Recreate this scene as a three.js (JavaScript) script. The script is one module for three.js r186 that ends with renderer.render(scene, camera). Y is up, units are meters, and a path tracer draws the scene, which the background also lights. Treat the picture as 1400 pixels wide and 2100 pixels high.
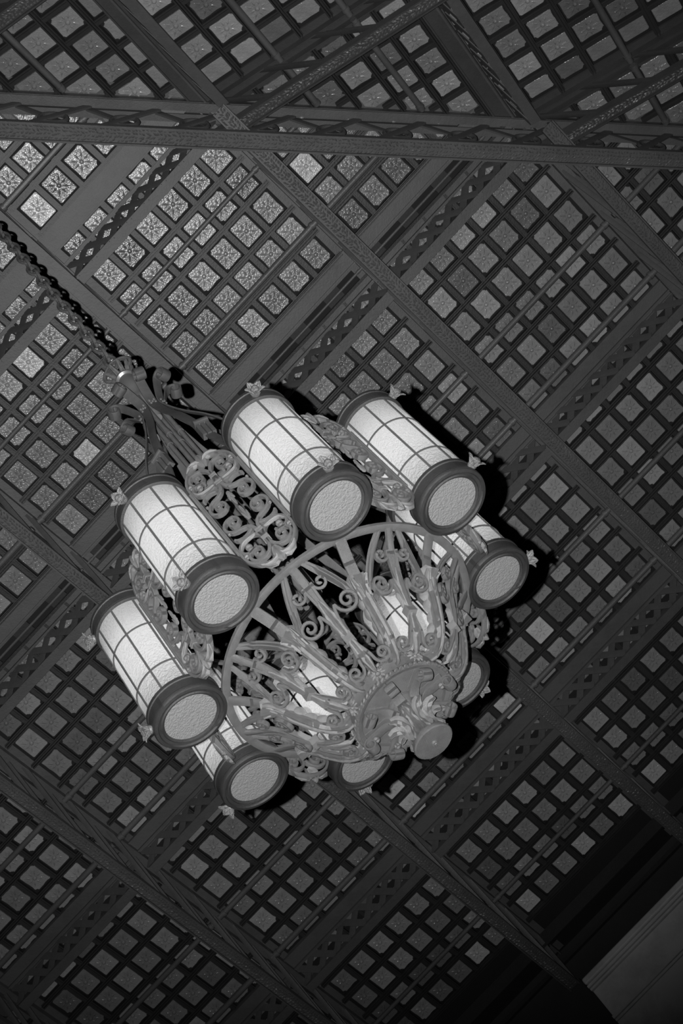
import * as THREE from 'three';
import { mergeGeometries, mergeVertices, toCreasedNormals } from 'three/addons/utils/BufferGeometryUtils.js';
import { RoundedBoxGeometry } from 'three/addons/geometries/RoundedBoxGeometry.js';
const V3 = (x, y, z) => new THREE.Vector3(x, y, z), PI = Math.PI, sin = Math.sin, cos = Math.cos, R2D = PI / 180;

// ---------------------------------------------------------------- camera, light, exposure
const scene = new THREE.Scene();
scene.background = new THREE.Color(0x000000);
const EYE = V3(0, 1.6, 0);
// level direction along the purlins, up, and the heading, each given in the camera's own axes (right, down, forward)
const UPc = V3(-0.48545657, -0.50964189, 0.71034996), Xc = V3(0.68308262, -0.72821861, -0.05563985), Hc = V3(0.54564646, 0.45821698, 0.70164602);
const camera = new THREE.PerspectiveCamera(2 * Math.atan(1050 / 2847.43) / R2D, 1400 / 2100, 0.1, 80);
camera.position.copy(EYE);
{
  const m = new THREE.Matrix4().makeBasis(V3(Xc.x, UPc.x, -Hc.x), V3(-Xc.y, -UPc.y, Hc.y), V3(-Xc.z, -UPc.z, Hc.z));
  camera.quaternion.setFromRotationMatrix(m);
}
const renderer = new THREE.WebGLRenderer();
renderer.toneMapping = THREE.LinearToneMapping;
renderer.toneMappingExposure = 1.0;
renderer.shadowMap.enabled = true;
const camWorld = (x, y, z) => { const v = V3(x, y, z); return V3(v.dot(Xc), v.dot(UPc), -v.dot(Hc)).add(EYE); };   // camera axes -> world
const toPixel = w => { const v = w.clone().sub(EYE), c = V3(0, 0, 0); c.addScaledVector(Xc, v.x).addScaledVector(UPc, v.y).addScaledVector(Hc, -v.z); return [700 + 2847.43 * c.x / c.z, 1050 + 2847.43 * c.y / c.z, c.z]; };
// the photographer's flash, held beside the lens
const flash = new THREE.SpotLight(0xffffff, 235, 0, 34.5 * R2D, 1, 2);
flash.position.copy(camWorld(-0.125, 0.0, 0.02));
flash.target.position.copy(camWorld(-1.1, -1.25, 10));
flash.castShadow = true; flash.shadow.radius = 0.5;
scene.add(flash, flash.target);

// ---------------------------------------------------------------- helpers
let seed = 7;
const rnd = () => { seed = (seed * 1664525 + 1013904223) >>> 0; return seed / 4294967296; };
const rr = (a, b) => a + (b - a) * rnd();
const counts = {};
function numbered(n) { const k = counts[n] = (counts[n] ?? -1) + 1; return k ? `${n}_${String(k).padStart(3, '0')}` : n; }

function noiseTex(n, seed0, cells, lo, hi, gain) {
  let s = seed0; const r = () => { s = (s * 1664525 + 1013904223) >>> 0; return s / 4294967296; };
  const f = new Float32Array(n * n);
  let amp = 1, tot = 0;
  for (const c of cells) {
    const g = Array.from({ length: c * c }, r);
    for (let y = 0; y < n; y++) for (let x = 0; x < n; x++) {
      const u = x / n * c, v = y / n * c, i = u | 0, j = v | 0; let a = u - i, b = v - j; a = a * a * (3 - 2 * a); b = b * b * (3 - 2 * b);
      const i1 = (i + 1) % c, j1 = (j + 1) % c;
      f[y * n + x] += amp * ((g[j * c + i] * (1 - a) + g[j * c + i1] * a) * (1 - b) + (g[j1 * c + i] * (1 - a) + g[j1 * c + i1] * a) * b);
    }
    tot += amp; amp *= gain;
  }
  const d = new Uint8Array(n * n * 4);
  for (let i = 0; i < n * n; i++) { const q = Math.max(0, Math.min(255, 255 * (lo + (hi - lo) * f[i] / tot))); d[i * 4] = d[i * 4 + 1] = d[i * 4 + 2] = q; d[i * 4 + 3] = 255; }
  const t = new THREE.DataTexture(d, n, n); t.wrapS = t.wrapT = THREE.RepeatWrapping; t.magFilter = THREE.LinearFilter; t.needsUpdate = true;
  return t;
}
const rep = (t, k) => { const c = t.clone(); c.repeat.set(k, k); c.needsUpdate = true; return c; };
const fine = noiseTex(256, 3, [16, 32, 64, 128], 0, 1, 0.8), blot = noiseTex(256, 9, [4, 9, 24, 70], 0.66, 1.25, 0.75), pebble = noiseTex(256, 21, [40, 80], 0, 1, 0.6);
const G = (v, o = {}) => new THREE.MeshStandardMaterial({ color: new THREE.Color(v, v, v), roughness: 0.6, metalness: 0, ...o });
const iron = { map: rep(blot, 0.7), bumpMap: rep(fine, 4), bumpScale: 0.0015 };
const M = {
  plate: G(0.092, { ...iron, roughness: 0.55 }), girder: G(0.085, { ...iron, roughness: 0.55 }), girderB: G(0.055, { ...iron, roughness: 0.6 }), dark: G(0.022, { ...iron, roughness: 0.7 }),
  bar: G(0.032, { ...iron, roughness: 0.5 }), leafy: G(0.11, { ...iron, roughness: 0.42 }), pipe: G(0.1, { ...iron, roughness: 0.45 }), back: G(0.012, { roughness: 0.9 }),
  bronze: G(0.115, { map: rep(blot, 5), bumpMap: rep(fine, 22), bumpScale: 0.003, roughness: 0.5, metalness: 0.35 }),
  crownIron: G(0.055, { map: rep(blot, 5), bumpMap: rep(fine, 22), bumpScale: 0.0012, roughness: 0.55, metalness: 0.1 }),
  knob: G(0.3, { roughness: 0.36, metalness: 0.75 }),
  gilt: G(0.17, { map: rep(blot, 5), bumpMap: rep(fine, 22), bumpScale: 0.002, roughness: 0.4, metalness: 0.45 }),
  rim: G(0.025, { map: rep(blot, 5), bumpMap: rep(fine, 22), bumpScale: 0.0012, roughness: 0.45, metalness: 0.2 }),
  came: G(0.05, { roughness: 0.6 }), bulb: new THREE.MeshStandardMaterial({ color: 0xffffff, emissive: 0xffffff, emissiveIntensity: 1.5 }),
  shade: new THREE.MeshPhysicalMaterial({ color: new THREE.Color(0.29, 0.29, 0.29), transmission: 0.5, thickness: 0, roughness: 1, specularIntensity: 0.4, bumpMap: rep(pebble, 3), bumpScale: 0.004, side: THREE.DoubleSide }),
  disc: new THREE.MeshPhysicalMaterial({ color: new THREE.Color(0.24, 0.24, 0.24), transmission: 0.5, thickness: 0, roughness: 1, specularIntensity: 0.4, bumpMap: rep(pebble, 3), bumpScale: 0.004, side: THREE.DoubleSide }),
  marble: G(0.6, { map: rep(blot, 0.8), roughness: 0.5 }), wallm: G(0.03, { map: rep(blot, 0.5), roughness: 0.8 }), floorm: G(0.05, { map: rep(blot, 0.5), roughness: 0.5 }),
};
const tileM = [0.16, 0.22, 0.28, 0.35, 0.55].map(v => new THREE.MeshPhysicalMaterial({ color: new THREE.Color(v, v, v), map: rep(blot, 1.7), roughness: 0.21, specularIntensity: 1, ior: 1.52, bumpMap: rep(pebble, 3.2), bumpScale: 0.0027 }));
function boxUV(g) {
  const p = g.attributes.position, n = g.attributes.normal, uv = new Float32Array(p.count * 2);
  for (let i = 0; i < p.count; i++) {
    const a = Math.abs(n.getX(i)), b = Math.abs(n.getY(i)), c = Math.abs(n.getZ(i));
    if (a >= b && a >= c) { uv[2 * i] = p.getZ(i); uv[2 * i + 1] = p.getY(i); } else if (b >= c) { uv[2 * i] = p.getX(i); uv[2 * i + 1] = p.getZ(i); } else { uv[2 * i] = p.getX(i); uv[2 * i + 1] = p.getY(i); }
  }
  g.setAttribute('uv', new THREE.BufferAttribute(uv, 2)); return g;
}
function clean(g) { g = g.index ? g.toNonIndexed() : g; for (const k of Object.keys(g.attributes)) if (k !== 'position' && k !== 'normal') g.deleteAttribute(k); if (!g.attributes.normal) g.computeVertexNormals(); return g; }
function merge(list) { list = (Array.isArray(list) ? list : [list]).map(clean); return boxUV(list.length > 1 ? mergeGeometries(list) : list[0]); }
function part(name, geos, mat, parent) {
  const m = new THREE.Mesh(geos.isReady ? geos : merge(geos), mat); m.name = numbered(name); m.castShadow = m.receiveShadow = true; parent.add(m); return m;
}
const ready = geos => { const g = merge(geos); g.isReady = true; return g; };
function group(name, parent) { const g = new THREE.Group(); g.name = numbered(name); parent.add(g); return g; }
function tag(o, label, category, grp) { o.userData.label = label; o.userData.category = category; if (grp) o.userData.group = grp; return o; }
const struct = o => { o.userData.kind = 'structure'; return o; };
const box = (sx, sy, sz, x = 0, y = 0, z = 0) => new THREE.BoxGeometry(sx, sy, sz).translate(x, y, z);
const ball = (r, x, y, z, k = 12) => new THREE.SphereGeometry(r, k, Math.ceil(k * 0.7)).translate(x, y, z);
// a bar swept along points; half extents a (along ref) and b (across), chamfered
function sweep(pts, refs, wa, wb, o = {}) {
  const n = pts.length, P = [], sec = [], ch = o.ch ?? 0.3, round = o.round;
  if (round) for (let k = 0; k < round; k++) sec.push([cos(k / round * 2 * PI), sin(k / round * 2 * PI)]);
  else for (const [x, y] of [[1, 1], [-1, 1], [-1, -1], [1, -1]]) { const q = 1 - ch, f = x * y > 0; sec.push(f ? [x, y * q] : [x * q, y], f ? [x * q, y] : [x, y * q]); }
  const m = sec.length, closed = o.closed;
  for (let i = 0; i < n; i++) {
    const a = pts[closed ? (i + n - 1) % n : Math.max(0, i - 1)], b = pts[closed ? (i + 1) % n : Math.min(n - 1, i + 1)], T = b.clone().sub(a).normalize();
    const B = (Array.isArray(refs) ? refs[i] : refs).clone(); B.addScaledVector(T, -B.dot(T)).normalize();
    const N = T.clone().cross(B), t = i / (n - 1), A = typeof wa === 'function' ? wa(t) : wa, C = typeof wb === 'function' ? wb(t) : wb;
    for (const [x, y] of sec) P.push(pts[i].clone().addScaledVector(B, x * A).addScaledVector(N, y * C));
  }
  const pos = [], tri = (a, b, c) => { for (const v of [a, b, c]) pos.push(v.x, v.y, v.z); };
  for (let i = 0; i < (closed ? n : n - 1); i++) for (let k = 0; k < m; k++) {
    const k1 = (k + 1) % m, i1 = (i + 1) % n, a = P[i * m + k], b = P[i * m + k1], c = P[i1 * m + k1], d = P[i1 * m + k]; tri(a, b, c); tri(a, c, d);
  }
  if (!closed) for (const [i, f] of [[0, 1], [n - 1, 0]]) for (let k = 1; k < m - 1; k++) f ? tri(P[i * m], P[i * m + k + 1], P[i * m + k]) : tri(P[i * m], P[i * m + k], P[i * m + k + 1]);
  const g = new THREE.BufferGeometry(); g.setAttribute('position', new THREE.Float32BufferAttribute(pos, 3)); g.computeVertexNormals();
  return toCreasedNormals(g, round ? 1.2 : 0.55);
}
const lathe = (prof, k = 40) => toCreasedNormals(new THREE.LatheGeometry(prof.map(([r, y]) => new THREE.Vector2(r, y)), k), 0.6);
// an acanthus-like leaf along a spine; nrm: outward normal per point, side: across
function leaf(pts, nrm, wfn, o = {}) {
  const n = pts.length, cup = o.cup ?? 0.3, th = o.th ?? 0.006, lobes = o.lobes ?? 5, C = 6, top = [], bot = [];
  for (let i = 0; i < n; i++) {
    const T = pts[Math.min(n - 1, i + 1)].clone().sub(pts[Math.max(0, i - 1)]).normalize(), N = (Array.isArray(nrm) ? nrm[i] : nrm).clone(); N.addScaledVector(T, -N.dot(T)).normalize();
    const S = T.clone().cross(N), t = i / (n - 1), w = wfn(t) * (lobes ? 0.8 + 0.28 * Math.abs(sin(t * lobes * PI)) : 1);
    for (let k = 0; k <= C; k++) {
      const u = k / C * 2 - 1, rib = (1 - Math.abs(u)) * 0.25 - cup * u * u + (o.flute ?? 0.09) * cos(u * 3 * PI);
      const p = pts[i].clone().addScaledVector(S, u * w).addScaledVector(N, rib * w).addScaledVector(T, -Math.abs(u) * w * 0.35);
      top.push(p); bot.push(p.clone().addScaledVector(N, -th));
    }
  }
  const pos = [], q = (a, b, c, d) => { for (const v of [a, b, c, a, c, d]) pos.push(v.x, v.y, v.z); }, W = C + 1;
  for (let i = 0; i < n - 1; i++) {
    for (let k = 0; k < C; k++) { const a = i * W + k; q(top[a], top[a + W], top[a + W + 1], top[a + 1]); q(bot[a], bot[a + 1], bot[a + W + 1], bot[a + W]); }
    const l = i * W, r = i * W + C; q(top[l], bot[l], bot[l + W], top[l + W]); q(top[r], top[r + W], bot[r + W], bot[r]);
  }
  const g = new THREE.BufferGeometry(); g.setAttribute('position', new THREE.Float32BufferAttribute(pos, 3)); g.computeVertexNormals(); return toCreasedNormals(g, 0.7);
}
// ---- 2-D scroll paths
function spiral(c, r0, a0, dir, turns, r1, n = 26) { const o = []; for (let i = 0; i <= n; i++) { const t = i / n, r = r0 + (r1 - r0) * Math.pow(t, 0.8), a = a0 + dir * turns * 2 * PI * t; o.push([c[0] + r * cos(a), c[1] + r * sin(a)]); } return o; }
function bez(p0, t0, p1, t1, k = 0.45, n = 14) {
  const L = Math.hypot(p1[0] - p0[0], p1[1] - p0[1]) * k, a = [p0[0] + t0[0] * L, p0[1] + t0[1] * L], b = [p1[0] - t1[0] * L, p1[1] - t1[1] * L], o = [];
  for (let i = 0; i < n; i++) { const t = i / n, s = 1 - t; o.push([0, 1].map(j => s * s * s * p0[j] + 3 * s * s * t * a[j] + 3 * s * t * t * b[j] + t * t * t * p1[j])); } return o;
}
function scrollTo(p0, ang, c, r, a, dir, turns = 1.4, r1 = 0.18, k = 0.45) {
  const e = [c[0] + r * cos(a), c[1] + r * sin(a)], t1 = [-dir * sin(a), dir * cos(a)];
  return [...bez(p0, [cos(ang), sin(ang)], e, t1, k), ...spiral(c, r, a, dir, turns, r * r1)];
}
const flat = (pts, map, w, d) => {                                 // a flat iron bar along a 2-D path laid on a mapped surface
  const a = pts.map(p => map(p[0], p[1], 0)), n = pts.map((p, i) => map(p[0], p[1], 1).sub(a[i]).normalize());
  return sweep(a, n, d, w);
};

// ---------------------------------------------------------------- the roof: two glazed slopes meeting along a hip
const S = 27.18924 * R2D, cs = cos(S), sn = sin(S), D = 11.22, H0 = 4.573, K = D / cs - Math.tan(S) * H0, DB = K * cs;
const planes = {
  A: { d: D, c: H0, sg: 1, n: V3(0, cs, -sn), dn: V3(0, -sn, -cs), u: V3(1, 0, 0) },
  B: { d: DB, c: -H0, sg: -1, n: V3(sn, cs, 0), dn: V3(cs, -sn, 0), u: V3(0, 0, -1) },
};
for (const p of Object.values(planes)) {
  p.q = new THREE.Quaternion().setFromRotationMatrix(new THREE.Matrix4().makeBasis(p.u.clone().multiplyScalar(p.sg), p.n, p.dn.clone().negate()));
  p.at = (u, b, dl = 0) => EYE.clone().addScaledVector(p.u, u).addScaledVector(p.dn, b).addScaledVector(p.n, p.d - dl);
  p.uMax = (b, m = 0.1) => b * cs + p.d * sn - p.c - m;             // how far a level member runs before it meets the hip
  p.bMin = (u, m = 0.1) => (u + p.c + m - p.d * sn) / cs;           // where a sloping member starts at the hip
}
function seen(w, m = 130) { const [x, y, z] = toPixel(w); return z > 0 && x > -m && x < 1400 + m && y > -m && y < 2100 + m; }
function onPlane(p, name, u0, b0, parent = scene) {
  const g = group(name, parent); g.position.copy(p.at(u0, b0)); g.quaternion.copy(p.q);
  const L = (u, b, dl = 0) => V3(p.sg * (u - u0), -dl, -(b - b0));
  const bx = (ua, ub, ba, bb, da, db) => { const c = L((ua + ub) / 2, (ba + bb) / 2, (da + db) / 2); return box(Math.abs(ub - ua), Math.abs(db - da), Math.abs(bb - ba), c.x, c.y, c.z); };
  return { g, L, bx };
}
// --- one prism-glass tile, its face towards -y, in a few ragged variants
function tileGeo(w, l, k) {
  const hw = w / 2, hl = l / 2, c = rr(0.012, 0.03), ragged = k % 3 !== 0, sh = new THREE.Shape(), out = [];
  const edge = (x0, y0, x1, y1) => { const n = ragged ? 5 : 1; for (let i = 0; i < n; i++) { const t = i / n, nx = y1 - y0, ny = x0 - x1, q = ragged && i ? rr(0, 0.006) : 0, m = Math.hypot(nx, ny); out.push([x0 + (x1 - x0) * t - nx / m * q, y0 + (y1 - y0) * t - ny / m * q]); } };
  const cc = [0, 0, 0, 0].map(() => ragged ? rr(0.004, 0.028) : c * 0.4);
  edge(-hw + cc[0], -hl, hw - cc[1], -hl); edge(hw - cc[1], -hl, hw, -hl + cc[1]); edge(hw, -hl + cc[1], hw, hl - cc[2]); edge(hw, hl - cc[2], hw - cc[2], hl);
  edge(hw - cc[2], hl, -hw + cc[3], hl); edge(-hw + cc[3], hl, -hw, hl - cc[3]); edge(-hw, hl - cc[3], -hw, -hl + cc[0]); edge(-hw, -hl + cc[0], -hw + cc[0], -hl);
  out.forEach(([x, y], i) => i ? sh.lineTo(x, y) : sh.moveTo(x, y));
  const gs = [new THREE.ExtrudeGeometry(sh, { depth: 0.014, bevelEnabled: true, bevelThickness: 0.004, bevelSize: 0.004, bevelOffset: -0.004, bevelSegments: 1, curveSegments: 2 }).rotateX(PI / 2).translate(0, 0.002, 0)];
  // star of eight raised rays round a knob
  const pos = [], q = Math.min(w, l), tri = (...v) => { for (const p of v) pos.push(...p); };
  if (w > 0.15 && l > 0.15) {
    const y0 = -0.0155, hgt = 0.009;
    for (let i = 0; i < 8; i++) {
      const a = i * PI / 4 + 0.39 * 0, r1 = q * (i % 2 ? 0.53 : 0.46), wd = 0.0105, f = (r, s) => [r * cos(a) - s * sin(a), y0, r * sin(a) + s * cos(a)], T = f(r1, 0), I = f(0.022, 0), A1 = f(r1 * 0.55, wd), A2 = f(r1 * 0.55, -wd), m = f(r1 * 0.55, 0); m[1] -= hgt;
      tri(T, A1, m); tri(A1, I, m); tri(I, A2, m); tri(A2, T, m);
    }
    const g = new THREE.BufferGeometry(); g.setAttribute('position', new THREE.Float32BufferAttribute(pos, 3)); g.computeVertexNormals();
    gs.push(g, new THREE.SphereGeometry(0.02, 8, 4, 0, 2 * PI, 0, PI / 2).rotateX(PI).translate(0, y0, 0));
  }
  return ready(gs);
}
const tileCache = {};
function tileFor(w, l) {
  const key = `${Math.round(w * 50)}_${Math.round(l * 50)}`;
  if (!tileCache[key]) tileCache[key] = [0, 1, 2, 3, 4].map(k => tileGeo(w, l, k));
  return tileCache[key][Math.floor(rnd() * 5)];
}
const BAY = 1.69, G1 = 0.97;                                       // girder spacing, and the girder just above the chandelier in the picture
const rowsA = { bars: [[-2.81, -2.53, -2.25, -1.97, -1.69], [-0.945, -0.66, -0.375, -0.085, 0.2], [0.928, 1.205, 1.483, 1.745, 2.02], [2.785, 3.07, 3.357, 3.637, 3.918], [4.654, 4.935, 5.22, 5.497, 5.78], [6.53, 6.805, 7.075, 7.35, 7.62]],
  plate: [[-1.66, -1.5], [0.215, 0.38], [2.01, 2.155], [4.165, 4.33], [6.05, 6.21], [7.64, 7.9]], web: [-1.25, 0.535, 2.41, 4.335, 6.24], pipes: [[-0.14, 0.026], [1.07, 0.02], [1.70, 0.026], [2.23, 0.012], [3.49, 0.026], [4.09, 0.028], [5.31, 0.026], [5.97, 0.028], [7.23, 0.022]] };
const rowsB = { bars: [[-7.6, -7.32, -7.04, -6.76, -6.48], [-5.76, -5.48, -5.2, -4.92, -4.64, -4.36, -4.08, -3.8], [-3.48, -3.2, -2.92, -2.65, -2.38, -2.12, -1.86], [-1.56, -1.28, -1.005, -0.73, -0.45], [0.32, 0.6, 0.88, 1.16, 1.44]],
  plate: [[-6.4, -6.25], [-3.66, -3.5], [-1.84, -1.7], [-0.2, -0.05], [1.5, 1.65]], web: [-6.1, -3.5, -1.66, 0.02], pipes: [[-5.0, 0.024], [-4.35, 0.024], [-2.9, 0.026], [-2.27, 0.026], [-0.73, 0.026], [-0.1, 0.026]] };
const bays = { A: { j: [-4, -3, -2, -1, 0, 1, 2], c: j => 0.125 + (G1 - 0.845 - 0.125) + BAY * j, shift: 0 }, B: { j: [-2, -1, 0, 1, 2], c: j => G1 + H0 - BAY / 2 + BAY * j } };
let windows = 0;
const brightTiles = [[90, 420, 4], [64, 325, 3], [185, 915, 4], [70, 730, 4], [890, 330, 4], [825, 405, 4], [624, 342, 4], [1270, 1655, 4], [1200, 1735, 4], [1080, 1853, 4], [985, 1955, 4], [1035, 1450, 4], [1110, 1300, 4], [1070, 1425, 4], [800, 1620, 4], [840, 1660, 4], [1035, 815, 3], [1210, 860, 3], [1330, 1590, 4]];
const xBar = (bx, u0, u1, b) => [bx(u0, u1, b - 0.024, b + 0.024, -0.02, 0.022), bx(u0, u1, b - 0.016, b - 0.004, 0.022, 0.05), bx(u0, u1, b + 0.004, b + 0.016, 0.022, 0.05)];
function glazing(key, rows) {
  const p = planes[key], eave = key === 'A' ? 7.63 : 4.6;
  for (const j of bays[key].j) {
    const uc = bays[key].c(j), ul = uc - BAY / 2 + 0.1, ur = uc + BAY / 2 - 0.1, cross = [-0.5, -0.25, 0, 0.25, 0.5].map(x => uc + x + (key === 'B' ? 0.03 : 0));
    rows.bars.forEach((bars, k) => {
      const end = Math.min(rows.plate[k] ? rows.plate[k][0] + 0.03 : bars.at(-1) + 0.4, eave), prevWeb = k ? rows.web[k - 1] + 0.1 : bars[0] - 0.2, gutter = key === 'A' && k === 3;
      const rowStart = k ? (gutter ? 2.31 : rows.plate[k - 1][1] + 0.0) : prevWeb - 0.2;
      const bEdge = [rowStart, prevWeb, ...bars, end], uEdge = [ul, ...cross, ur];
      const mid = p.at(uc, (bars[0] + end) / 2);
      let holder = null;
      const need = () => {
        if (!holder) { holder = onPlane(p, `window_${++windows}`, uc, (bars[0] + end) / 2); struct(holder.g); }
        return holder;
      };
      for (let r = 0; r < bEdge.length - 1; r++) for (let c = 0; c < uEdge.length - 1; c++) {
        const b0 = bEdge[r] + (r ? 0.03 : 0), b1 = bEdge[r + 1] - 0.03, u0 = uEdge[c] + 0.03, u1 = uEdge[c + 1] - 0.03;
        if (b1 - b0 < 0.05) continue;
        const uu = (u0 + u1) / 2, bb = (b0 + b1) / 2;
        if (uu + 0.02 > p.uMax(bb, 0.0) || !seen(p.at(uu, bb))) continue;
        const { g, L } = need(), [px, py] = toPixel(p.at(uu, bb));
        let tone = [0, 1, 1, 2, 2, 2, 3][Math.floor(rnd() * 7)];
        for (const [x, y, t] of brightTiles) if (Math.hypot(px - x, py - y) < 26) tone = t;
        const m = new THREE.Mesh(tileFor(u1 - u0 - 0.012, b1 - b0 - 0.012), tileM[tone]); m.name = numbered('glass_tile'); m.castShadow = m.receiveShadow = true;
        m.position.copy(L(uu + rr(-0.003, 0.003), bb + rr(-0.003, 0.003), -0.02)); m.rotation.set(rr(-0.012, 0.012), Math.floor(rnd() * 1) * PI, rr(-0.012, 0.012));
        g.add(m);
      }
      if (!holder) return;
      const { g, bx } = holder;
      for (const b of bars) { const u1 = Math.min(ur + 0.03, p.uMax(b)); if (u1 > ul + 0.1) part('glazing_bar', xBar(bx, ul - 0.03, u1, b), M.bar, g); }
      for (const u of cross) { const b0 = Math.max(bEdge[0], p.bMin(u)); if (b0 < end - 0.1) part('cross_bar', [bx(u - 0.023, u + 0.023, b0, end, -0.02, 0.014), bx(u - 0.012, u + 0.012, b0, end, 0.014, 0.026)], M.bar, g); }
    });
  }
}
glazing('A', rowsA); glazing('B', rowsB);

// --- purlins: plate above, vertical lattice web, two flanges
const ord = ['first', 'second', 'third', 'fourth', 'fifth', 'sixth'];
const bayName = { A: { '-4': 'the corner bay in near darkness', '-3': 'the second darkest bay by the bottom corner', '-2': 'the bay behind the lowest lanterns', '-1': 'the bay behind the chandelier chain', 0: 'the bay behind the upper lanterns', 1: 'the wide open bay beside the upper lanterns', 2: 'the outer bay at the far side' },
  B: { '-2': 'the hidden bay above the hip', '-1': 'the cut-off bay above the hip', 0: 'the top corner bay above the hip', 1: 'the middle bay above the hip', 2: 'the dim far bay above the hip' } };
function purlins(key, rows) {
  const p = planes[key], hgt = 0.2;
  for (const j of bays[key].j) {
    const uc = bays[key].c(j), ul = uc - BAY / 2 + 0.05; let count = 0;
    rows.web.forEach((b0, k) => {
      const bt = b0 - 0.03, bb = bt + hgt * sn, ur = Math.min(uc + BAY / 2 - 0.05, p.uMax(b0, 0.12));
      if (ur - ul < 0.25) return;
      let any = false; for (const u of [ul, (ul + ur) / 2, ur]) if (seen(p.at(u, b0), 30)) any = true;
      if (!any) return;
      const { g, L, bx } = onPlane(p, 'lattice_purlin', uc, b0);
      tag(g, `${ord[count++]} lattice purlin from the ${key === 'A' ? 'hip girder' : 'ridge end'} in ${bayName[key][j]}`, 'purlin', 'lattice purlins between the sloping girders');
      const [pa, pb] = rows.plate[k];
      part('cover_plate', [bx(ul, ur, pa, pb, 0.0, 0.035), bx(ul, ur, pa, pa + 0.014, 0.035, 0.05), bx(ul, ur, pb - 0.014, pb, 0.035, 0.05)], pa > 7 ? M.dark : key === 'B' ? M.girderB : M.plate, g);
      part('top_flange', [bx(ul, ur, bt - (k === 2 ? 0.1 : 0.035), bt, 0.0, 0.02), bx(ul, ur, bt - 0.03, bt - 0.015, 0.02, 0.06)], M.girder, g);
      const dl = hgt * cs + 0.02;
      part('bottom_flange', [bx(ul, ur, bb + 0.0, bb + 0.085, dl, dl + 0.018), bx(ul, ur, bb, bb + 0.014, dl - 0.05, dl)], M.girder, g);
      const n = Math.max(1, Math.round((ur - ul) / 0.19));
      for (let i = 0; i < n; i++) for (const s of [0, 1]) {
        const ua = ul + (ur - ul) * (i + s) / n, ub = ul + (ur - ul) * (i + 1 - s) / n;
        part('lattice_bar', sweep([L(ua, bt + 0.008 * s, 0.02), L(ub, bb + 0.008 * s, dl)], L(0, 1, 0).sub(L(0, 0, Math.tan(S))), 0.004, 0.032, { ch: 0.1 }), M.girder, g);
      }
      if (k === 2 && key === 'A') {                                 // an open gutter box shows beside the plate here
        part('gutter_box', [bx(ul, ur, pb, pb + 0.02, -0.02, 0.02), bx(ul, ur, pb + 0.125, pb + 0.15, -0.02, 0.02)], M.girder, g);
        for (let i = 0; i < 4; i++) { const ua = ul + (ur - ul) * i / 4; part('gutter_cleat', bx(ua, ua + 0.16, pb + 0.02, pb + 0.125, -0.05, -0.03), M.dark, g); }
      }
    });
  }
}
purlins('A', rowsA); purlins('B', rowsB);

// --- pipes that run level under the glazing
function pipes(key, rows) {
  const p = planes[key];
  for (const j of bays[key].j) rows.pipes.forEach(([b, r], k) => {
    const uc = bays[key].c(j), ul = uc - BAY / 2 + 0.02, ur = Math.min(uc + BAY / 2 - 0.02, p.uMax(b, 0.15));
    if (ur - ul < 0.3 || ![0, 0.5, 1].some(t => seen(p.at(ul + (ur - ul) * t, b), 10))) return;
    const { g, L } = onPlane(p, 'level_pipe', uc, b);
    tag(g, `${['round iron pipe', 'slim iron pipe'][r < 0.02 ? 1 : 0]}, ${['first', 'second', 'third', 'fourth', 'fifth', 'sixth', 'seventh', 'eighth', 'ninth'][k]} from the top in ${bayName[key][j].replace('the ', '')}`, 'pipe', 'level pipes under the glass tiles');
    const dl = 0.052 + r, q = (b * (p.d - dl)) / p.d;
    part('tube', sweep([L(ul, q, dl), L(ur, q, dl)], L(0, 1, 0).sub(L(0, 0, 0)), r, r, { round: 10 }), M.pipe, g);
    for (const t of [0.04, 0.96]) part('collar', sweep([L(ul + (ur - ul) * t - 0.015, q, dl), L(ul + (ur - ul) * t + 0.015, q, dl)], L(0, 1, 0).sub(L(0, 0, 0)), r * 1.3, r * 1.3, { round: 10 }), M.pipe, g);
  });
}
pipes('A', rowsA); pipes('B', rowsB);

// --- girders: leafy soffit, open lattice web, top plate
function leafStrip(L0, L1, side, down, w) {                          // rows of small cast leaves along a soffit
  const st = 0.026, n = Math.floor(L0.distanceTo(L1) / st), T = L1.clone().sub(L0).normalize(), gs = [];
  for (let i = 0; i < n; i++) for (let k = 0; k < 4; k++) {
    const x = (k - 1.5) / 2 * w + rr(-0.006, 0.006), g = new THREE.OctahedronGeometry(1, 0);
    g.scale(rr(0.007, 0.011), rr(0.006, 0.011), rr(0.014, 0.022)).rotateY((k < 2 ? -1 : 1) * rr(0.1, 1.1));
    const m = new THREE.Matrix4().makeBasis(side, down.clone().negate(), side.clone().cross(down.clone().negate())).setPosition(L0.clone().addScaledVector(T, (i + 0.5 + rr(-0.3, 0.3)) * st).addScaledVector(side, x));
    gs.push(g.applyMatrix4(m));
  }
  return gs;
}
const girderLabels = { A: { 2: 'dim sloping girder nearest the far side edge, below the hip girder', 1: 'leafy sloping girder passing above the upper lanterns, clear of the chandelier', 0: 'sloping girder right behind the chandelier and its chain', '-1': 'sloping girder passing behind the lower lanterns', '-2': 'dark sloping girder below and clear of the lowest lanterns', '-3': 'nearly black sloping girder cut off by the bottom corner' },
  B: { 2: 'dim leafy girder above the hip girder near the far side edge', 1: 'leafy girder above the hip girder between two well lit glazed bays', 0: 'leafy girder cut off by the top corner above the hip girder' } };
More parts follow.
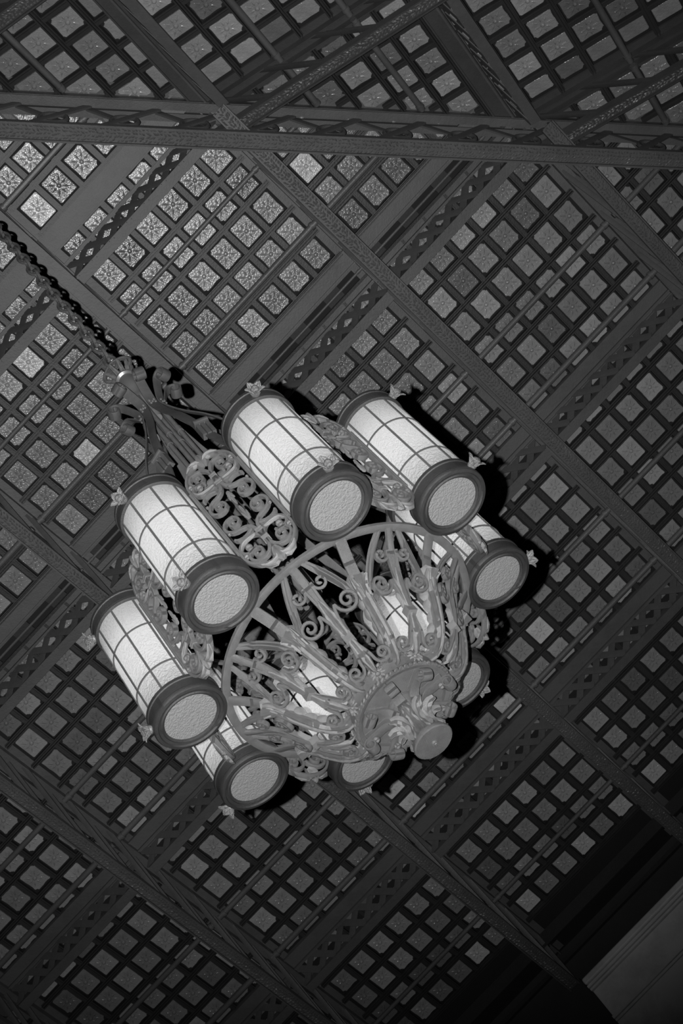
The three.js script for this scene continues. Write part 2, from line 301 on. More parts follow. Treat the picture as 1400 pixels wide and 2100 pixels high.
function girders(key, ends) {
  const p = planes[key], dep = key === 'A' ? 0.56 : 0.46;
  for (const [jj, label] of Object.entries(girderLabels[key])) {
    const u = (key === 'A' ? G1 : G1 + H0) + BAY * (jj - 1), b0 = p.bMin(u, 0.05), b1 = ends;
    const { g, L, bx } = onPlane(p, 'iron_girder', u, b0);
    tag(g, label, 'girder', 'sloping girders of the roof');
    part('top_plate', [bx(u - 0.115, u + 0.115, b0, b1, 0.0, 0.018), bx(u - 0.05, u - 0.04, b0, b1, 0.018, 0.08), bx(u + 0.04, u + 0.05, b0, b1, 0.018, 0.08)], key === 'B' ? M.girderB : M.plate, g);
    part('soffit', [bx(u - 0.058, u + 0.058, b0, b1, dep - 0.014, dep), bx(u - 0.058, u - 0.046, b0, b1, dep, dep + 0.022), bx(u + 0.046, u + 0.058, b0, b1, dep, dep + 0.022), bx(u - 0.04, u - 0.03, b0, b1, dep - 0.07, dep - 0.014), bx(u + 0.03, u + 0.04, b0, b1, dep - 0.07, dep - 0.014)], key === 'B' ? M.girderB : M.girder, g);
    part('foliage_strip', leafStrip(L(u, key === 'A' && jj === '0' ? 2.2 : b0, dep), L(u, b1, dep), V3(1, 0, 0), V3(0, -1, 0), 0.045), M.leafy, g);
    const n = Math.max(1, Math.round((b1 - b0) / 0.47)), st = (b1 - b0) / n;
    for (let i = 0; i < n; i++) for (const o of [-1, 1]) {
      const ba = b0 + st * i + (o > 0 ? st * 0.25 : 0), bb = Math.min(b1, ba + st * 1.2);
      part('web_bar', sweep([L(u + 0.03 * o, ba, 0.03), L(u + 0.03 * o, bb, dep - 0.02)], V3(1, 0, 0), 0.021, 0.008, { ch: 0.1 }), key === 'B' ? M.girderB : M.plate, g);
    }
  }
}
girders('A', 8.1); girders('B', 4.0);

// --- the hip girder, deep, with a lattice web
{
  const g = group('hip_girder', scene); tag(g, 'deep iron hip girder with leafy underside crossing the top of the picture', 'girder');
  const hp = x => EYE.clone().add(V3(x, K - Math.tan(S) * x, -(x + H0))), x0 = -1.0, x1 = 7.6;
  const T = hp(1).sub(hp(0)).normalize(), side = V3(1, 0, 1).normalize(), nrm = side.clone().cross(T).normalize(); if (nrm.y < 0) nrm.negate();
  g.position.copy(hp(x0)); g.quaternion.setFromRotationMatrix(new THREE.Matrix4().makeBasis(side, nrm, side.clone().cross(nrm)));
  const zs = side.clone().cross(nrm).dot(T) > 0 ? 1 : -1, Ln = hp(x0).distanceTo(hp(x1)), dep = 0.78;
  const bx = (a, b, da, db) => box(b - a, db - da, Ln, (a + b) / 2, -(da + db) / 2, zs * Ln / 2);
  part('top_plate', [bx(-0.16, 0.16, 0, 0.02), bx(-0.06, -0.045, 0.02, 0.09), bx(0.045, 0.06, 0.02, 0.09)], M.girder, g);
  part('middle_flange', [bx(-0.075, -0.012, 0.16, 0.174), bx(0.012, 0.075, 0.16, 0.174)], M.plate, g);
  part('soffit', [bx(-0.07, 0.07, dep - 0.016, dep), bx(-0.07, -0.055, dep, dep + 0.024), bx(0.055, 0.07, dep, dep + 0.024), bx(-0.05, -0.038, dep - 0.09, dep - 0.016), bx(0.038, 0.05, dep - 0.09, dep - 0.016)], M.plate, g);
  part('foliage_strip', leafStrip(V3(0, -dep, 0), V3(0, -dep, zs * Ln), V3(1, 0, 0), V3(0, -1, 0), 0.055), M.leafy, g);
  const n = Math.round(Ln / 0.52);
  for (let i = 0; i < n; i++) {
    for (const s of [0, 1]) part('web_bar', sweep([V3(0.012 * (s ? 1 : -1), -0.17, zs * Ln * (i + s) / n), V3(0.012 * (s ? 1 : -1), -dep + 0.05, zs * Ln * (i + 1 - s) / n)], V3(1, 0, 0), 0.008, 0.03, { ch: 0.1 }), M.girder, g);
    part('web_ring', new THREE.TorusGeometry(0.1, 0.018, 6, 20).rotateY(PI / 2).translate(0, -0.46, zs * Ln * (i + 0.5) / n), M.girder, g);
  }
}

// --- the shell of the court: roof boarding, walls, floor
const HE = 12.45, XE = HE - H0, XA = -0.8, HA = XA + H0, HF = HA - (HE - HA);
function slab(name, poly, up, th, mat) {                            // plan polygon (x, heading) with its own height, thickness upward
  const pos = [], P = poly.map(([x, h, y]) => V3(x, y + 1.6 + up, -h)), Q = P.map(v => v.clone().add(V3(0, th, 0))), tri = (...v) => { for (const q of v) pos.push(q.x, q.y, q.z); };
  for (let i = 1; i < P.length - 1; i++) { tri(P[0], P[i], P[i + 1]); tri(Q[0], Q[i + 1], Q[i]); }
  for (let i = 0; i < P.length; i++) { const j = (i + 1) % P.length; tri(P[i], Q[i], Q[j]); tri(P[i], Q[j], P[j]); }
  const g = new THREE.BufferGeometry(); g.setAttribute('position', new THREE.Float32BufferAttribute(pos, 3)); g.computeVertexNormals(); return g;
}
const yA = h => D / cs - Math.tan(S) * h, yTop = yA(HA);
const XW = -9, up = 0.09;
struct(part('ceiling', [
  slab('', [[XA, HA, yTop], [XE, HE, yA(HE)], [XW, HE, yA(HE)], [XW, HA, yTop]], up, 0.15), slab('', [[XA, HA, yTop], [XE, HF, yA(HE)], [XE, HE, yA(HE)]], up, 0.15),
  slab('', [[XA, HA, yTop], [XW, HA, yTop], [XW, HF, yA(HE)], [XE, HF, yA(HE)]], up, 0.15)], M.back, scene));
const wy = yA(HE) + 1.6;
struct(part('floor', box(XE - XW, 0.2, HE - HF, (XE + XW) / 2, -0.1, -(HE + HF) / 2), M.floorm, scene));
struct(part('wall_east', box(0.3, wy + 0.5, HE - HF + 0.6, XE + 0.25, wy / 2 + 0.15, -(HE + HF) / 2), M.wallm, scene));
struct(part('wall_west', box(0.3, 14.5, HE - HF + 0.6, XW - 0.15, 7.15, -(HE + HF) / 2), M.wallm, scene));
struct(part('wall_south', box(XE - XW, wy + 0.5, 0.3, (XE + XW) / 2, wy / 2 + 0.15, -HF + 0.15), M.wallm, scene));
{
  const w = struct(group('wall_north', scene)); w.position.set(0, 0, -HE);
  part('wall_core', box(XE - XW, wy + 0.6, 0.3, (XE + XW) / 2, wy / 2 + 0.2, -0.15), M.wallm, w);
  const wl = -2.38, wr = XE - 0.1, mx = (wl + wr) / 2, mw = wr - wl, ty = wy - 0.31;
  part('gutter', [box(XE - XW, 0.06, 0.42, (XE + XW) / 2, wy + 0.12, 0.2), box(XE - XW, 0.1, 0.03, (XE + XW) / 2, wy + 0.06, 0.42), box(XE - XW, 0.04, 0.05, (XE + XW) / 2, wy - 0.03, 0.04)], M.dark, w);
  part('moulding', [new RoundedBoxGeometry(mw, 0.07, 0.12, 3, 0.02).translate(mx, ty - 0.035, 0.06), box(mw, 0.025, 0.085, mx, ty - 0.085, 0.042), box(mw, 0.02, 0.06, mx, ty - 0.112, 0.03)], M.marble, w);
  for (let k = 0; k < 5; k++) part('marble_panel', new RoundedBoxGeometry(mw / 5 - 0.006, 0.3, 0.03, 2, 0.005).translate(wl + mw * (k + 0.5) / 5, ty - 0.275, 0.015), M.marble, w);
  part('moulding', [box(mw, 0.03, 0.06, mx, ty - 0.445, 0.03), box(mw, 0.02, 0.04, mx, ty - 0.475, 0.02)], M.marble, w);
  part('marble_facing', box(mw, 3, 0.025, mx, ty - 1.99, 0.0125), M.marble, w);
  part('pier', box(0.7, wy - 0.3, 0.16, wl - 0.35, (wy - 0.3) / 2, 0.08), M.wallm, w);
}

// ---------------------------------------------------------------- the chandelier (built in units of its ring radius, then scaled)
const U = 0.6;
const C = group('chandelier', scene);
tag(C, 'great wrought iron chandelier with eight glowing cylindrical glass lanterns on a chain', 'chandelier');
C.position.copy(camWorld(0.053 * U, 0.7498 * U, 7.8623 * U)); C.scale.setScalar(U);
{
  const e1 = UPc.clone().cross(V3(0, 0, 1)).normalize(), w = V3(e1.dot(Xc), 0, -e1.dot(Hc)); C.rotation.y = Math.atan2(-w.z, w.x);
}
const PH = 2.0696, ang = i => PH + i * PI / 4, polar = (r, t, y) => V3(r * cos(t), y, -r * sin(t));
// one lantern, +x pointing outwards
const LG = { r: 0.2, y0: 0.1, y1: 0.86, rows: [0.1, 0.267, 0.6126, 0.86], N: 9 };
const sharedPane = [0, 1, 2].map(k => { const a = 2 * PI / LG.N - 0.025, n = 6, h0 = LG.rows[k] + 0.002, h1 = LG.rows[k + 1] - 0.002, pos = [], uv = [], nor = [], q = [];
  for (let i = 0; i <= n; i++) for (let j = 0; j <= 4; j++) { const t = -a / 2 + a * i / n, y = h0 + (h1 - h0) * j / 4; pos.push(LG.r * cos(t), y, -LG.r * sin(t)); nor.push(cos(t), 0, -sin(t)); uv.push(t * LG.r, y); }
  for (let i = 0; i < n; i++) for (let j = 0; j < 4; j++) { const b = i * 5 + j; q.push(b, b + 5, b + 6, b, b + 6, b + 1); }
  const g = new THREE.BufferGeometry(); g.setAttribute('position', new THREE.Float32BufferAttribute(pos, 3)); g.setAttribute('normal', new THREE.Float32BufferAttribute(nor, 3)); g.setAttribute('uv', new THREE.Float32BufferAttribute(uv, 2)); g.setIndex(q); g.isReady = true; return g; });
const muntinGeo = ready(box(0.008, LG.y1 - LG.y0, 0.0115, LG.r + 0.002, (LG.y0 + LG.y1) / 2, 0));
const ringGeo = LG.rows.slice(1, 3).map(y => ready(lathe([[LG.r - 0.003, y - 0.0045], [LG.r + 0.006, y - 0.0045], [LG.r + 0.006, y + 0.0045], [LG.r - 0.003, y + 0.0045], [LG.r - 0.003, y - 0.0045]], 48)));
const rimGeo = ready(lathe([[0.155, 0.012], [0.155, -0.004], [0.168, -0.010], [0.175, -0.004], [0.19, -0.006], [0.196, -0.016], [0.213, -0.014], [0.218, -0.004], [0.218, 0.014], [0.213, 0.02], [0.213, 0.075], [0.218, 0.08], [0.218, 0.1], [0.204, 0.106], [0.195, 0.106], [0.195, 0.02], [0.155, 0.012]], 56));
const topGeo = ready(lathe([[0.195, 0.85], [0.205, 0.85], [0.216, 0.856], [0.218, 0.875], [0.213, 0.882], [0.213, 0.925], [0.218, 0.93], [0.216, 0.95], [0.19, 0.965], [0.12, 1.0], [0.04, 1.02], [0.0, 1.022]], 56));
const discGeo = ready(new THREE.CylinderGeometry(0.157, 0.157, 0.006, 48).translate(0, 0.003, 0));
const petals = []; for (let k = 0; k < 5; k++) { const a = k * 2 * PI / 5 + 0.3, p = []; for (let i = 0; i <= 6; i++) { const t = i / 6; p.push(V3(0.012 + 0.05 * sin(t * 1.3), (0.012 + 0.048 * t) * cos(a), (0.012 + 0.048 * t) * sin(a))); } petals.push(leaf(p, V3(-0.6, cos(a), sin(a)).negate(), t => 0.026 * Math.pow(sin(PI * (0.12 + 0.86 * t)), 0.7), { cup: -0.4, lobes: 0, th: 0.004 })); }
const petalGeo = ready([...petals, new THREE.CylinderGeometry(0.022, 0.03, 0.02, 12).rotateZ(PI / 2).translate(0.006, 0, 0)]), budGeo = ready(ball(0.024, 0.042, 0, 0, 14));
const bulbGeo = ready(new THREE.SphereGeometry(0.05, 12, 8));
const munOff = [-0.05, -0.37, -0.2, 0, 0.2, 0.3, -0.3 + 0.0, 0.06];
for (let i = 0; i < 8; i++) {
  const l = group('lantern', C), t = ang(i); l.position.copy(polar(1, t, 0)); l.rotation.y = t;
  part('bottom_rim', rimGeo, M.rim, l); part('top_rim', topGeo, M.rim, l); part('bottom_disc', discGeo, M.disc, l);
  for (const g of ringGeo) part('ring_muntin', g, M.came, l);
  for (let k = 0; k < LG.N; k++) {
    const a = munOff[i] + k * 2 * PI / LG.N; part('muntin', muntinGeo, M.came, l).rotation.y = a;
    for (const g of sharedPane) part('glass_pane', g, M.shade, l).rotation.y = a + PI / LG.N;
  }
  for (const y of [0.035, 0.885]) { const f = part('rosette_petals', petalGeo, M.gilt, l); f.position.set(0.214, y, 0); const b = part('rosette_bud', budGeo, M.gilt, l); b.position.set(0.214, y, 0); }
  for (const y of [0.36, 0.6]) {
    const b = part('bulb', bulbGeo, M.bulb, l); b.position.set(0, y, 0); b.castShadow = false;
    const pl = new THREE.PointLight(0xffffff, 0.11, 0, 2); pl.position.copy(b.position); pl.shadow.radius = 1.4; pl.castShadow = true; l.add(pl);
  }
}
// scroll panels between the lanterns, +x pointing outwards, the panel in its y-z plane
const pw = 0.165, py0 = -0.04, py1 = 0.98, pm = (py0 + py1) / 2, ph = (py1 - py0) / 2;
const PM = (x, y, o) => V3(o, pm + y * pw, -x * pw), hY = ph / pw;  // normalised panel coordinates
const frameGeo = (() => { const o = [], R = 0.97, q = hY - R; for (let k = 0; k <= 20; k++) o.push([R * cos(PI * k / 20), q + R * sin(PI * k / 20)]); for (let k = 0; k <= 20; k++) o.push([-R * cos(PI * k / 20), -q - R * sin(PI * k / 20)]);
  const a = o.map(p => PM(p[0], p[1], 0)); return ready([sweep(a, V3(1, 0, 0), 0.018, 0.009, { closed: true }), ...[-1, 1].map(s => sweep([PM(s * 1.02, q * 0.9, 0.012), PM(s * 1.02, -q * 0.9, 0.012)], V3(1, 0, 0), 0.01, 0.008))]); })();
const panelScrolls = [], panelLeaves = [], panelBalls = [], collars = [];
for (const sy of [-1, 1]) {
  const F = pts => pts.map(([x, y]) => [x, y * sy]), z = hY - 2.85;
  for (const sx of [-1, 1]) {
    const Q = pts => F(pts.map(([x, y]) => [x * sx, y + z]));
    panelScrolls.push(Q(scrollTo([0.07, 1.2], PI / 2, [0.5, 2.08], 0.4, PI * 0.75, -1, 1.6, 0.15, 0.4)));
    panelScrolls.push(Q(scrollTo([0.03, 1.75], -PI / 2, [0.62, 1.62], 0.3, -PI * 0.25, 1, 0.55, 0.8, 0.6)));
    panelScrolls.push(Q(scrollTo([0.05, 1.35], -PI / 2, [0.52, 0.27], 0.42, PI * 0.45, -1, 1.6, 0.13, 0.5)));
    panelScrolls.push(Q(bez([0.2, 1.0], [0.5, 0.6], [0.86, 0.9], [0.3, -0.9], 0.5, 12)));
    
    panelBalls.push([0.52 * sx, (2.12 + z) * sy, 0.055], [0.86 * sx, (1.95 + z) * sy, 0.1], [0.62 * sx, (1.66 + z) * sy, 0.13], [0.52 * sx, (0.3 + z) * sy, 0.06], [0.84 * sx, (0.62 + z) * sy, 0.06]);
    const lf = Q(bez([0.2, 1.33], [0.9, 0], [0.9, 1.78], [0.1, 1], 0.6, 9));
    panelLeaves.push([lf, 0.09]); panelLeaves.push([Q(bez([0.02, 0.62], [0.1, -1], [0.12, 0.1], [0.3, -0.9], 0.4, 7)), 0.06]);
  }
  collars.push(1.75 + z, 1.3 + z); for (const k of [0, 1]) collars[collars.length - 2 + k] *= sy;
  panelLeaves.push([F([[0, 0.08], [0, 0.25], [0, 0.42], [0, 0.6]]), 0.08]);
  panelLeaves.push([F([[0, hY - 0.5], [0, hY - 0.3], [0, hY - 0.1], [0, hY + 0.1], [0, hY + 0.27]]), 0.24]);
  for (const s of [-1, 1]) panelLeaves.push([F([[s * 0.02, hY - 0.2], [s * 0.16, hY - 0.02], [s * 0.32, hY + 0.02], [s * 0.5, hY - 0.04], [s * 0.66, hY - 0.2]]), 0.17]);
}
const scrollGeos = panelScrolls.map(p => ready(flat(p, PM, t => 0.0115 - 0.004 * t, 0.016)));
const leafGeos = panelLeaves.map(([p, w]) => ready(leaf(p.map(([x, y]) => PM(x, y, 0.018)), V3(1, 0, 0), t => pw * w * Math.pow(sin(PI * (0.1 + 0.85 * t)), 0.6), { lobes: 3, cup: 0.4 })));
const ballGeos = panelBalls.map(([x, y, r]) => { const c = PM(x, y, 0.012); return ready(ball(r * pw, c.x, c.y, c.z, 10)); });
const collarGeos = collars.map(y => { const c = PM(0, y, 0); return ready([-1, 0, 1].map(k => box(0.038 + (k ? 0.006 : 0), 0.008, 0.042, c.x, c.y + k * 0.009, c.z))); });
for (let i = 0; i < 8; i++) {
  const g = group('scroll_panel', C), t = ang(i) + PI / 8; g.position.copy(polar(0.925, t, 0)); g.rotation.y = t;
  part('panel_frame', frameGeo, M.bronze, g); for (const q of collarGeos) part('collar', q, M.gilt, g); for (const q of ballGeos) part('ball', q, M.gilt, g);
  for (const s of scrollGeos) part('scroll', s, M.bronze, g);
  for (const s of leafGeos) part('leaf', s, M.gilt, g);
}
// hoop, upper hoop and short spokes
const circle = (r, y, n = 96) => Array.from({ length: n }, (_, k) => polar(r, k / n * 2 * PI, y));
part('hoop', sweep(circle(0.78, 0), V3(0, 1, 0), 0.014, 0.024, { closed: true }), M.bronze, C);
part('upper_hoop', sweep(circle(0.8, 0.93), V3(0, 1, 0), 0.02, 0.01, { closed: true }), M.bronze, C);
// arms and stems from the hoop down to the bowl
const armProf = [[0.78, 0], [0.66, -0.1], [0.575, -0.22], [0.5, -0.36], [0.42, -0.475], [0.34, -0.525], [0.285, -0.5]];
const armCurve = new THREE.CatmullRomCurve3(armProf.map(([r, y]) => V3(r, y, 0)));
const armPts = armCurve.getSpacedPoints(40), armNrm = armPts.map((_, i) => { const T = armCurve.getTangentAt(i / 40); return V3(-T.y, T.x, 0).multiplyScalar(T.x < 0 ? -1 : 1).negate().multiplyScalar(-1); });
const outN = armPts.map((_, i) => { const T = armCurve.getTangentAt(i / 40), n = V3(T.y, -T.x, 0); if (n.y > 0) n.negate(); return n; });
const onArm = (x, s, o) => { const f = Math.max(0, Math.min(1, s)) * 40, i = Math.min(39, Math.floor(f)), p = armPts[i].clone().lerp(armPts[i + 1], f - i); return p.addScaledVector(V3(0, 0, 1), x).addScaledVector(outN[Math.round(f)], o); };
const armStrap = ready(sweep(armPts, V3(0, 0, 1), 0.032, 0.009));
const armLeafGeos = [0, 1, 2].map(k => { const s0 = 0.3 + k * 0.2, s1 = Math.min(0.99, s0 + 0.34), n = 12, p = [], q = []; for (let i = 0; i <= n; i++) { const s = s1 + (s0 - s1) * i / n, f = Math.round(s * 40); p.push(onArm(0, s, 0.014 + (k === 0 && i > n - 3 ? 0.02 * (i - n + 3) : 0))); q.push(outN[f]); } return ready(leaf(p, q, t => (k ? 0.045 : 0.055) * Math.pow(1 - 0.8 * Math.pow(1 - t, 2), 0.7), { lobes: 3, cup: 0.9, th: 0.008 })); });
const armRib = ready(sweep(armPts.slice(12).map((p, i) => p.clone().addScaledVector(outN[i + 12], 0.034)), V3(0, 0, 1), t => 0.012 * (1.3 - t * 0.6), 0.012, { round: 8 }));
const calyxGeos = [-1, 0, 1].map(k => { const p = [], q = []; for (let i = 0; i <= 7; i++) { const t = i / 7; p.push(onArm(k * (0.02 + 0.026 * t * t), 0.46 - 0.15 * t, 0.022 - 0.006 * Math.abs(k) + 0.04 * t * t * t)); q.push(outN[Math.round((0.46 - 0.15 * t) * 40)].clone().add(V3(0, 0, k * 0.5))); } return ready(leaf(p, q, t => 0.026 * Math.pow(1 - 0.7 * t * t, 0.6), { lobes: 0, cup: 0.35, th: 0.007, flute: 0.15 })); });
const braceGeos = [-1, 1].map(s => { const p0 = polar(0.77, s * PI / 8 * 0.8, 0), p1 = onArm(0.03 * -s, 0.42, 0.0); return ready([-1, 1].map(k => sweep([0, 1, 2, 3, 4, 5, 6, 7, 8].map(i => p0.clone().lerp(p1, i / 8).add(V3(0, 0.03 * sin(i / 8 * PI) , k * 0.011))), V3(0, 1, 0.3), 0.008, t => 0.008 + 0.008 * sin(PI * t)))); });
for (let i = 0; i < 8; i++) {
  const a = group('arm', C); a.rotation.y = ang(i);
  part('strap', armStrap, M.bronze, a); for (const g of braceGeos) part('brace', g, M.bronze, a); part('rib', armRib, M.gilt, a); for (const g of armLeafGeos) part('acanthus_leaf', g, M.gilt, a); for (const g of calyxGeos) part('calyx_leaf', g, M.gilt, a);
}
const stemStrap = ready(sweep(armPts.slice(0, 39), V3(0, 0, 1), t => t < 0.4 ? 0.026 : 0.016, 0.012, { round: 8 }));
const stemScrolls = [];
for (const s of [-1, 1]) {
  const k = 0.085;                                                  // along-arm coordinate is the arm's length share; scrolls drawn in plain units then shrunk
  const sc = pts => pts.map(([x, y]) => [x * s, y]);
  const Larm = armCurve.getLength();
  const mk = (p0, angl, c, r, a, d, turns) => sc(scrollTo(p0, angl, c, r, a, d, turns, 0.15, 0.45)).map(([x, y]) => [x, y / Larm]);
  stemScrolls.push(mk([0.012, 0.62 * Larm], -PI / 2, [0.125, 0.42 * Larm], 0.07, PI, -1, 1.7), mk([0.012, 0.66 * Larm], PI / 2, [0.09, 0.86 * Larm], 0.052, PI, 1 - 2, 1.5), mk([0.012, 0.5 * Larm], -PI / 2, [0.075, 0.2 * Larm], 0.045, PI, -1, 1.3));
}
const stemScrollGeos = stemScrolls.map(p => ready(flat(p, onArm, 0.009, 0.014)));
const stemCollar = ready(box(0.05, 0.05, 0.055).translate(...(() => { const c = onArm(0, 0.64, 0); return [c.x, c.y, c.z]; })()));
const stemLeaves = [[0.62, 0.3, 0.04], [0.66, 0.95, 0.03]].map(([s0, s1, w]) => { const p = [], q = [], n = 10; for (let i = 0; i <= n; i++) { const s = s0 + (s1 - s0) * i / n; p.push(onArm(0, s, 0.016)); q.push(outN[Math.round(s * 40)]); } return ready(leaf(p, q, t => w * Math.pow(sin(PI * (0.15 + 0.82 * t)), 0.7), { lobes: 4, cup: 0.6, th: 0.008 })); });
for (let i = 0; i < 8; i++) {
  const a = group('scroll_stem', C); a.rotation.y = ang(i) + PI / 8;
  part('stem', stemStrap, M.bronze, a); part('collar', stemCollar, M.gilt, a);
  for (const g of stemScrollGeos) part('scroll', g, M.bronze, a);
  for (const g of stemLeaves) part('leaf', g, M.gilt, a);
}
// bowl with twisted ropes and rosettes
const bowl = group('bowl', C);
part('band', lathe([[0.262, -0.482], [0.283, -0.478], [0.294, -0.49], [0.29, -0.505], [0.293, -0.565], [0.298, -0.58], [0.286, -0.592], [0.262, -0.585], [0.262, -0.482]], 72), M.bronze, bowl);
for (const [r, y] of [[0.295, -0.49], [0.296, -0.585]]) { const gs = []; for (let k = 0; k < 64; k++) { const t = k / 64 * 2 * PI, g = new THREE.OctahedronGeometry(1, 1).scale(0.011, 0.013, 0.024).rotateX(0.7).rotateY(t); const c = polar(r, t, y); gs.push(g.translate(c.x, c.y, c.z)); } part('twisted_rope', gs, M.gilt, bowl); }
for (let k = 0; k < 8; k++) { const sh = new THREE.Shape(), a0 = k * PI / 4 + 0.012, a1 = (k + 1) * PI / 4 - 0.012; sh.absarc(0, 0, 0.263, a0, a1, false); sh.absarc(0, 0, 0.09, a1, a0, true); part('plate_sector', new THREE.ExtrudeGeometry(sh, { depth: 0.012, bevelEnabled: true, bevelSize: 0.002, bevelThickness: 0.002, bevelSegments: 1, curveSegments: 12 }).rotateX(PI / 2).rotateY(PH + PI / 8).translate(0, -0.545, 0), M.bronze, bowl); }
const floret = ready((() => { const gs = []; for (let k = 0; k < 10; k++) { const a = k * PI / 5, p = [0, 1, 2, 3, 4].map(i => V3(0.006 + 0.012 * sin(i / 4 * PI), (0.01 + 0.009 * i) * cos(a), (0.01 + 0.009 * i) * sin(a))); gs.push(leaf(p, V3(1, 0, 0), t => 0.009 * Math.pow(sin(PI * (0.15 + 0.8 * t)), 0.6), { lobes: 0, cup: 0.3, th: 0.004 })); } gs.push(ball(0.013, 0.008, 0, 0, 10)); return gs; })());
for (let i = 0; i < 8; i++) { const f = part('rosette', floret, M.gilt, bowl); f.position.copy(polar(0.293, ang(i) + PI / 8, -0.535)); f.rotation.y = ang(i) + PI / 8; }
// curled straps and the finial under the bowl
const sp = [...bez([0.085, -0.66], [0.55, 0.8], [0.25, -0.615], [1, -0.1], 0.5, 12), ...spiral([0.262, -0.652], 0.038, PI / 2, -1, 1.15, 0.02, 18)];
const strapGeo = ready(sweep(sp.map(([r, y]) => V3(r, y, 0)), V3(0, 0, 1), 0.03, 0.006)), strapBall = ready(ball(0.02, 0.225, -0.632, 0, 12));
for (let i = 0; i < 8; i++) { const s = group('curled_strap', C); s.rotation.y = ang(i) + PI / 8; part('strap', strapGeo, M.bronze, s); part('ball', strapBall, M.gilt, s); }
const fin = group('finial', C);
part('stem', lathe([[0.0, -0.54], [0.085, -0.54], [0.09, -0.58], [0.06, -0.64], [0.068, -0.72], [0.09, -0.8], [0.11, -0.85], [0.117, -0.868], [0.116, -0.88], [0.11, -0.886], [0.0, -0.888]], 40), M.bronze, fin);
part('nut', [new THREE.CylinderGeometry(0.02, 0.02, 0.014, 6).translate(0, -0.893, 0), new THREE.SphereGeometry(0.012, 10, 6).scale(1, 0.6, 1).translate(0, -0.898, 0)], M.gilt, fin);
const finLeaf = ready((() => { const p = [], q = []; for (let i = 0; i <= 12; i++) { const t = i / 12; p.push(V3(0.11 - 0.034 * sin(t * PI) + 0.055 * Math.pow(t, 4), -0.85 + 0.2 * t - 0.045 * Math.pow(t, 8), 0)); q.push(V3(1, 0.3 - 0.9 * t, 0)); } return leaf(p, q, t => 0.043 * Math.pow(1 - 0.62 * t * t, 0.7), { lobes: 3, cup: 0.3, th: 0.006, flute: 0.17 }); })());
for (let k = 0; k < 9; k++) part('acanthus_leaf', finLeaf, M.gilt, fin).rotation.y = k * 2 * PI / 9 + 0.2;
// rods up the middle
for (let k = 0; k < 4; k++) { const c = polar(0.06, PH + PI / 8 + k * PI / 2 + 0.5, 0), o = part('rod', [new THREE.CylinderGeometry(0.018, 0.018, 2.6, 10).translate(c.x, 1.75, c.z), ...[0.9, 1.7, 2.5].map(y => new THREE.CylinderGeometry(0.024, 0.024, 0.05, 10).translate(c.x, y, c.z))], M.bronze, C); }
// crown knob, straps with rolled tops that fork to the panels
const crown = group('crown', C);
part('knob', lathe([[0.0, 3.46], [0.045, 3.46], [0.05, 3.43], [0.074, 3.41], [0.078, 3.39], [0.062, 3.375], [0.068, 3.34], [0.074, 3.27], [0.066, 3.19], [0.05, 3.14], [0.06, 3.1], [0.058, 3.0], [0.035, 2.96], [0.03, 2.86], [0.045, 2.84], [0.03, 2.78], [0.0, 2.78]], 40), M.knob, crown);
const crownLeaf = ready((() => { const p = []; for (let i = 0; i <= 8; i++) { const t = i / 8; p.push(V3(0.06 + 0.03 * sin(t * PI * 0.6) + 0.02 * t * t, 3.4 + 0.13 * t, 0)); } return leaf(p, V3(1, -0.2, 0), t => 0.024 * Math.pow(1 - 0.6 * t, 0.6), { lobes: 3, cup: 0.5, th: 0.006 }); })());
for (let k = 0; k < 9; k++) part('crown_leaf', crownLeaf, M.gilt, crown).rotation.y = k * 2 * PI / 9;
const ro = [0.235, 3.02], rE = [ro[0] + 0.068 * cos(0.9 * PI), ro[1] + 0.068 * sin(0.9 * PI)];
const upProf = [...spiral(ro, 0.068, 0.9 * PI, -1, 1.2, 0.022, 22).reverse(), ...new THREE.CatmullRomCurve3([[rE[0], rE[1]], [0.135, 2.97], [0.1, 2.86], [0.125, 2.73], [0.19, 2.54], [0.29, 2.31], [0.365, 2.08], [0.42, 1.86], [0.53, 1.52], [0.69, 1.17], [0.79, 0.95]].map(([r, y]) => V3(r, y, 0))).getPoints(44).slice(1).map(p => [p.x, p.y])];
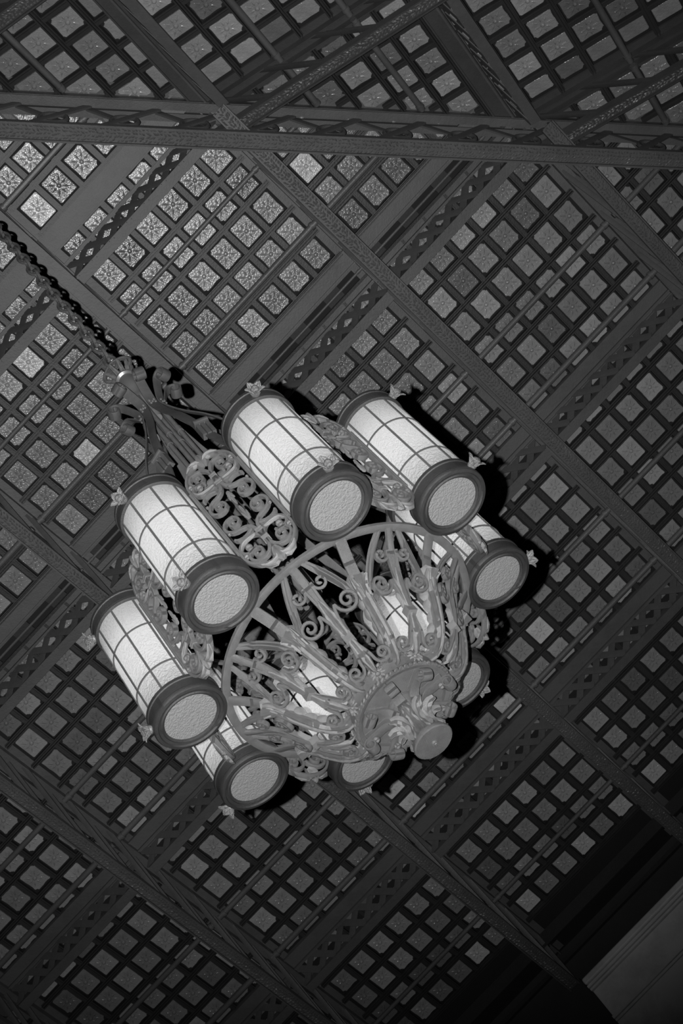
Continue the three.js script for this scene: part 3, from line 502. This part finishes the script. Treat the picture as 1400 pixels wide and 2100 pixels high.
const strapTop = ready(sweep(upProf.map(([r, y]) => V3(r, y, 0)), V3(0, 0, 1), t => 0.038 - 0.008 * t, 0.007));
const footGeo = ready([new THREE.CylinderGeometry(0.03, 0.03, 0.1, 14).rotateX(PI / 2).translate(0.455, 1.9, 0), ...[-1, 0, 1].map(k => box(0.05, 0.16, 0.026, 0.445, 1.83, k * 0.034).applyMatrix4(new THREE.Matrix4()))]);
const rivets = [[-1, -1], [-1, 1], [1, -1], [1, 1], [0, 0]].map(([x, y]) => ready(ball(0.0095, 0.112, 2.84 + y * 0.017, x * 0.017, 8)));
for (let i = 0; i < 8; i++) {
  const s = group('crown_strap', C); s.rotation.y = ang(i);
  part('rolled_strap', strapTop, M.crownIron, s); for (const g of rivets) part('rivet', g, M.gilt, s);
  part('foot', footGeo, M.crownIron, s);
}
// chain
const chain = group('chain', C);
const linkPath = (a, b) => { const o = []; for (let k = 0; k < 28; k++) { const t = k / 28 * 2 * PI; o.push(V3(a * cos(t), b * sin(t) + 0.03 * Math.sign(sin(t)) * (1 - Math.abs(cos(t))), 0)); } return o; };
part('shackle', sweep(linkPath(0.12, 0.085), V3(0, 0, 1), 0.016, 0.016, { closed: true, round: 8 }).translate(0, 3.56, 0), M.bronze, chain);
const linkGeo = ready(sweep(linkPath(0.042, 0.072), V3(0, 0, 1), 0.0135, 0.0135, { closed: true, round: 8 }));
const hTop = (() => { const w = C.position, x = w.x, h = -w.z; return (Math.min(yA(h), K - Math.tan(S) * x) + 1.6 + up - w.y) / U; })();
let yy = 3.7, kk = 0;
for (; yy < hTop - 0.2; yy += 0.128, kk++) { const m = part('chain_link', linkGeo, M.bronze, chain); m.position.y = yy; m.rotation.y = 0.4 + (kk % 2) * PI / 2; }
part('hanger', [new THREE.CylinderGeometry(0.02, 0.02, hTop - yy + 0.3, 8).translate(0, (hTop + yy) / 2, 0), new THREE.CylinderGeometry(0.2, 0.2, 0.3, 16).translate(0, hTop, 0)], M.bronze, chain);
console.log('chain top', hTop, 'tiles', counts.glass_tile, 'windows', windows);
renderer.render(scene, camera);
